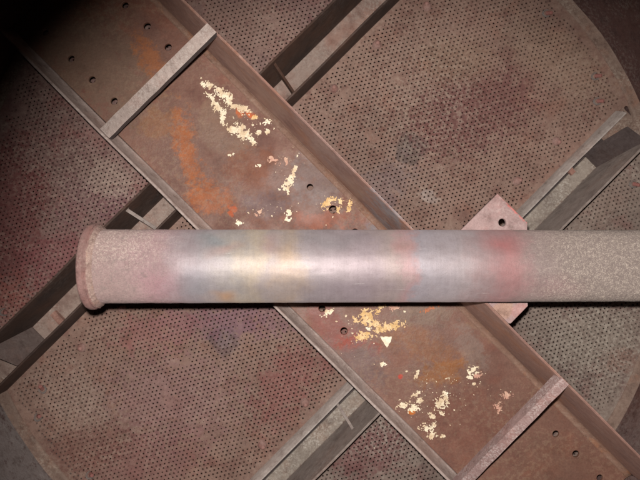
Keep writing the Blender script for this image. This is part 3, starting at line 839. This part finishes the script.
# ------------------------------------------------------------------ the pipe
R_P = 0.0379
TILT = 0.028
ZC = Z_TIP + 0.0015 + R_P + 0.0022
px_l = P(100, 266, ZC)
X0 = px_l.x
Y0 = P(320, 266, ZC).y
X1 = VC.x + math.sqrt(RV ** 2 - (Y0 - VC.y) ** 2) + 0.002
XR = P(420, 266, ZC).x
def pz(x): return ZC - TILT * (x - XR)
def pipe_mat():
    m = NM('pipe_heat_tinted_steel')
    sx = m.new('ShaderNodeSeparateXYZ'); m.put(sx.inputs[0], m.co)
    x = sx.outputs[0]; y = sx.outputs[1]
    k = (1 - ZC - R_P * .8) / FPX
    def X(p): return (p - NAD[0]) * k
    w = m.math('ADD', x, m.mul(m.math('SUBTRACT', m.noise(22, 5, 0.72), 0.5), 0.085))
    w2 = m.math('ADD', x, m.mul(m.math('SUBTRACT', m.noise(60, 4, 0.65, off=4), 0.5), 0.03))
    lo, hi = X(90), X(650)
    f = m.new('ShaderNodeMapRange'); m.put(f.inputs[0], w); f.inputs[1].default_value = lo; f.inputs[2].default_value = hi
    def q(p): return (p - 90) / 560.0
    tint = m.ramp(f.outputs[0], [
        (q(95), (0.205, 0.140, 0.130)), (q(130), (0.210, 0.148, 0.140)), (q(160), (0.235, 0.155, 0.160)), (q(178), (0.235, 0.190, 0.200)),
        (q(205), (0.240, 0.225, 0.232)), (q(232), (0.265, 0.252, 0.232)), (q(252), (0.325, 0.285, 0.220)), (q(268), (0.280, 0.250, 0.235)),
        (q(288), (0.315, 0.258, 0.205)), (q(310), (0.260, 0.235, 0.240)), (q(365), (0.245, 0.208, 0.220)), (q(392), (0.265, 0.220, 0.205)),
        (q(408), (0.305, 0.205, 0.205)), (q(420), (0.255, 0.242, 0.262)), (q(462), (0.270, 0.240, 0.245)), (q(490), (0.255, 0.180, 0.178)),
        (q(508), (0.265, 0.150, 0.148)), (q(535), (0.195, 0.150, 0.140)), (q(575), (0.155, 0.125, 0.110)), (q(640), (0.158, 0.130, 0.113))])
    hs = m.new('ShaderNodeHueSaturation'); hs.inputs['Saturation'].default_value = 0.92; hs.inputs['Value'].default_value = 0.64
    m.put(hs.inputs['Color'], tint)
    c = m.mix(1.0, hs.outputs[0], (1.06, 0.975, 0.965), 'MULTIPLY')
    wv = m.warped(0.03, 30)
    def spt(px, py, rx, ry, col, stg, soft=0.6):
        nonlocal c
        yy = Y0 + (266 - py) * k
        g_ = sum(col) / 3
        col = tuple((g_ + (v - g_) * 1.1) * 0.62 for v in col)
        c = m.mix(m.mul(m.spot(X(px), yy, rx * k, ry * k, 0, 0.95, wv), stg * 0.62), c, col)
    spt(158, 284, 18, 12, (0.30, 0.135, 0.165), 0.55); spt(150, 262, 30, 30, (0.235, 0.150, 0.150), 0.5)
    spt(196, 280, 12, 16, (0.20, 0.20, 0.225), 0.6)
    spt(222, 296, 12, 6, (0.42, 0.205, 0.075), 0.8)
    spt(222, 247, 14, 4, (0.35, 0.19, 0.155), 0.6)
    spt(212, 238, 12, 7, (0.165, 0.215, 0.225), 0.6)
    spt(273, 246, 10, 7, (0.31, 0.175, 0.165), 0.6)
    spt(290, 252, 8, 8, (0.34, 0.23, 0.135), 0.55)
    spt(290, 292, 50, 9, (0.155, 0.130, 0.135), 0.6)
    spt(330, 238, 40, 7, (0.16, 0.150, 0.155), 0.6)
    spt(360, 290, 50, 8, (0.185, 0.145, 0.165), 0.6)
    spt(404, 250, 9, 9, (0.36, 0.195, 0.165), 0.55)
    spt(503, 245, 15, 11, (0.35, 0.110, 0.105), 0.7)
    spt(512, 268, 14, 14, (0.33, 0.15, 0.145), 0.55)
    spt(560, 290, 22, 9, (0.22, 0.11, 0.115), 0.5)
    # machined grain round the pipe and fine scratches along it
    gv = m.stretch(420, 14, 14)
    g = m.noise(1.0, 4, 0.6, vec=gv)
    sv = m.stretch(16, 520, 520)
    s_ = m.noise(1.0, 3, 0.6, vec=sv)
    crust = m.math('MAXIMUM', m.sm(w2, X(195), X(135), 0, 1), m.sm(w2, X(500), X(585), 0, 1))
    metalz = m.math('SUBTRACT', 1.0, crust)
    n_f = m.noise(820, 3, 0.7, off=2)
    n_m = m.noise(330, 4, 0.7, off=6)
    c = m.mix(m.mul(metalz, 0.5), c, m.mix(1.0, c, m.ramp(g, [(0.3, (0.88, 0.88, 0.88)), (0.7, (1.08, 1.08, 1.08))]), 'MULTIPLY'))
    mott = m.noise(85, 6, 0.75, off=17)
    c = m.mix(1.0, c, m.ramp(mott, [(0.32, (0.88, 0.86, 0.86)), (0.5, (0.99, 0.99, 0.99)), (0.68, (1.08, 1.08, 1.08))]), 'MULTIPLY')
    sc = m.mul(m.sm(s_, 0.66, 0.74), m.sm(m.noise(40, 2, 0.5, off=9), 0.52, 0.66))
    c = m.mix(m.mul(m.mul(sc, metalz), 0.55), c, (0.45, 0.42, 0.40))
    # crusty ends: pale grains and dark pits
    top_crust = m.sm(y, Y0 - 0.010, Y0 + 0.020, 0.25, 1.0)
    lft = m.sm(x, X(300), X(310), 0, 1)
    amt = m.mul(crust, m.mixf(lft, top_crust, 1.0))
    fleck = m.sm(m.math('ADD', m.mul(m.noise(1150, 3, 0.75, off=21), 0.7), m.mul(n_m, 0.3)), 0.49, 0.60)
    c = m.mix(m.mul(m.mul(fleck, amt), 0.7), c, (0.33, 0.275, 0.225))
    pit = m.sm(m.noise(130, 6, 0.75, off=12), 0.52, 0.66)
    c = m.mix(m.mul(m.mul(pit, crust), 0.55), c, (0.10, 0.075, 0.068))
    grit = m.sm(n_f, 0.52, 0.62)
    c = m.mix(m.mul(m.mul(grit, m.mixf(crust, 0.22, 0.55)), 1.0), c, (0.075, 0.058, 0.052))
    rgh = m.mixf(crust, m.mixf(m.noise(30, 3, 0.6), 0.54, 0.64), 0.88)
    met = m.mixf(crust, 0.38, 0.0)
    h = m.math('ADD', m.mul(m.mul(n_f, 1.0), m.mixf(crust, 0.10, 1.0)), m.mul(g, m.mixf(crust, 0.12, 0.0)))
    nb = m.bump(h, 0.6, 0.0012)
    nb = m.bump(m.mul(n_m, m.mixf(crust, 0.05, 1.0)), 0.5, 0.003, nb)
    return m.done(c, rgh, met, nb, 0.36, 0.75)
M['pipe'] = pipe_mat()
M['cap'] = rust('pipe_cap_crust', (0.175, 0.108, 0.098), (0.10, 0.056, 0.052), (0.19, 0.095, 0.082), (0.28, 0.23, 0.195),
    scale=60, seed=131.0, pale_amt=0.4, warm_amt=0.5, dark_amt=0.5, bump=0.9, gain=0.72, sat=1.25)
M['weld'] = rust('pipe_weld_crust', (0.185, 0.118, 0.100), (0.11, 0.065, 0.055), (0.20, 0.115, 0.08), (0.30, 0.24, 0.19),
    scale=90, seed=137.0, pale_amt=0.6, warm_amt=0.5, dark_amt=0.4, bump=1.0)
pipe = thing('steel_pipe', 'heat-tinted steel pipe with a capped left end lying level across the picture', 'pipe')
def lathe_x(prof, n, jit=0.0, seed=0, cap0=False, cap1=False, fr=30):
    bm = bmesh.new(); rings = []
    for i, (x, r) in enumerate(prof):
        row = []
        for k in range(n):
            a = 2 * math.pi * k / n
            d = jit * mnoise.noise(Vector((math.cos(a) * r * fr * 8, math.sin(a) * r * fr * 8, x * 300 + seed)))
            row.append(bm.verts.new((x, Y0 + (r + d) * math.cos(a), pz(x) + (r + d) * math.sin(a))))
        rings.append(row)
    for a, b in zip(rings[:-1], rings[1:]):
        for k in range(n):
            bm.faces.new((a[k], a[(k + 1) % n], b[(k + 1) % n], b[k]))
    if cap0: bm.faces.new(rings[0][::-1])
    if cap1: bm.faces.new(rings[-1])
    return bm
nr = 120
tube = [(X0 + 0.004 + (X1 - X0 - 0.004) * k / nr, R_P) for k in range(nr + 1)]
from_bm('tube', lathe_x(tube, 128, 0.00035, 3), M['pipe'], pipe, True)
RC = 0.0442
cp = [(X0 - 0.006, 0.010), (X0 - 0.006, RC - 0.0015), (X0 - 0.0052, RC - 0.0004), (X0 - 0.004, RC), (X0 - 0.0006, RC), (X0 + 0.0002, RC - 0.0006), (X0 + 0.0006, RC - 0.0030), (X0 + 0.0012, RC - 0.0030), (X0 + 0.0016, RC - 0.0012), (X0 + 0.0030, RC - 0.0012), (X0 + 0.0036, R_P + 0.0030), (X0 + 0.0040, R_P - 0.002)]
from_bm('end_cap', lathe_x(cp, 128, 0.0006, 8, cap0=True), M['cap'], pipe, True)
wb = [(X0 + 0.0024, R_P + 0.0046), (X0 + 0.0038, R_P + 0.0038), (X0 + 0.0052, R_P + 0.0026), (X0 + 0.0066, R_P + 0.0012), (X0 + 0.0076, R_P + 0.0002), (X0 + 0.0082, R_P - 0.0015)]
from_bm('weld_bead', lathe_x(wb, 260, 0.0011, 15, fr=70), M['weld'], pipe, True)
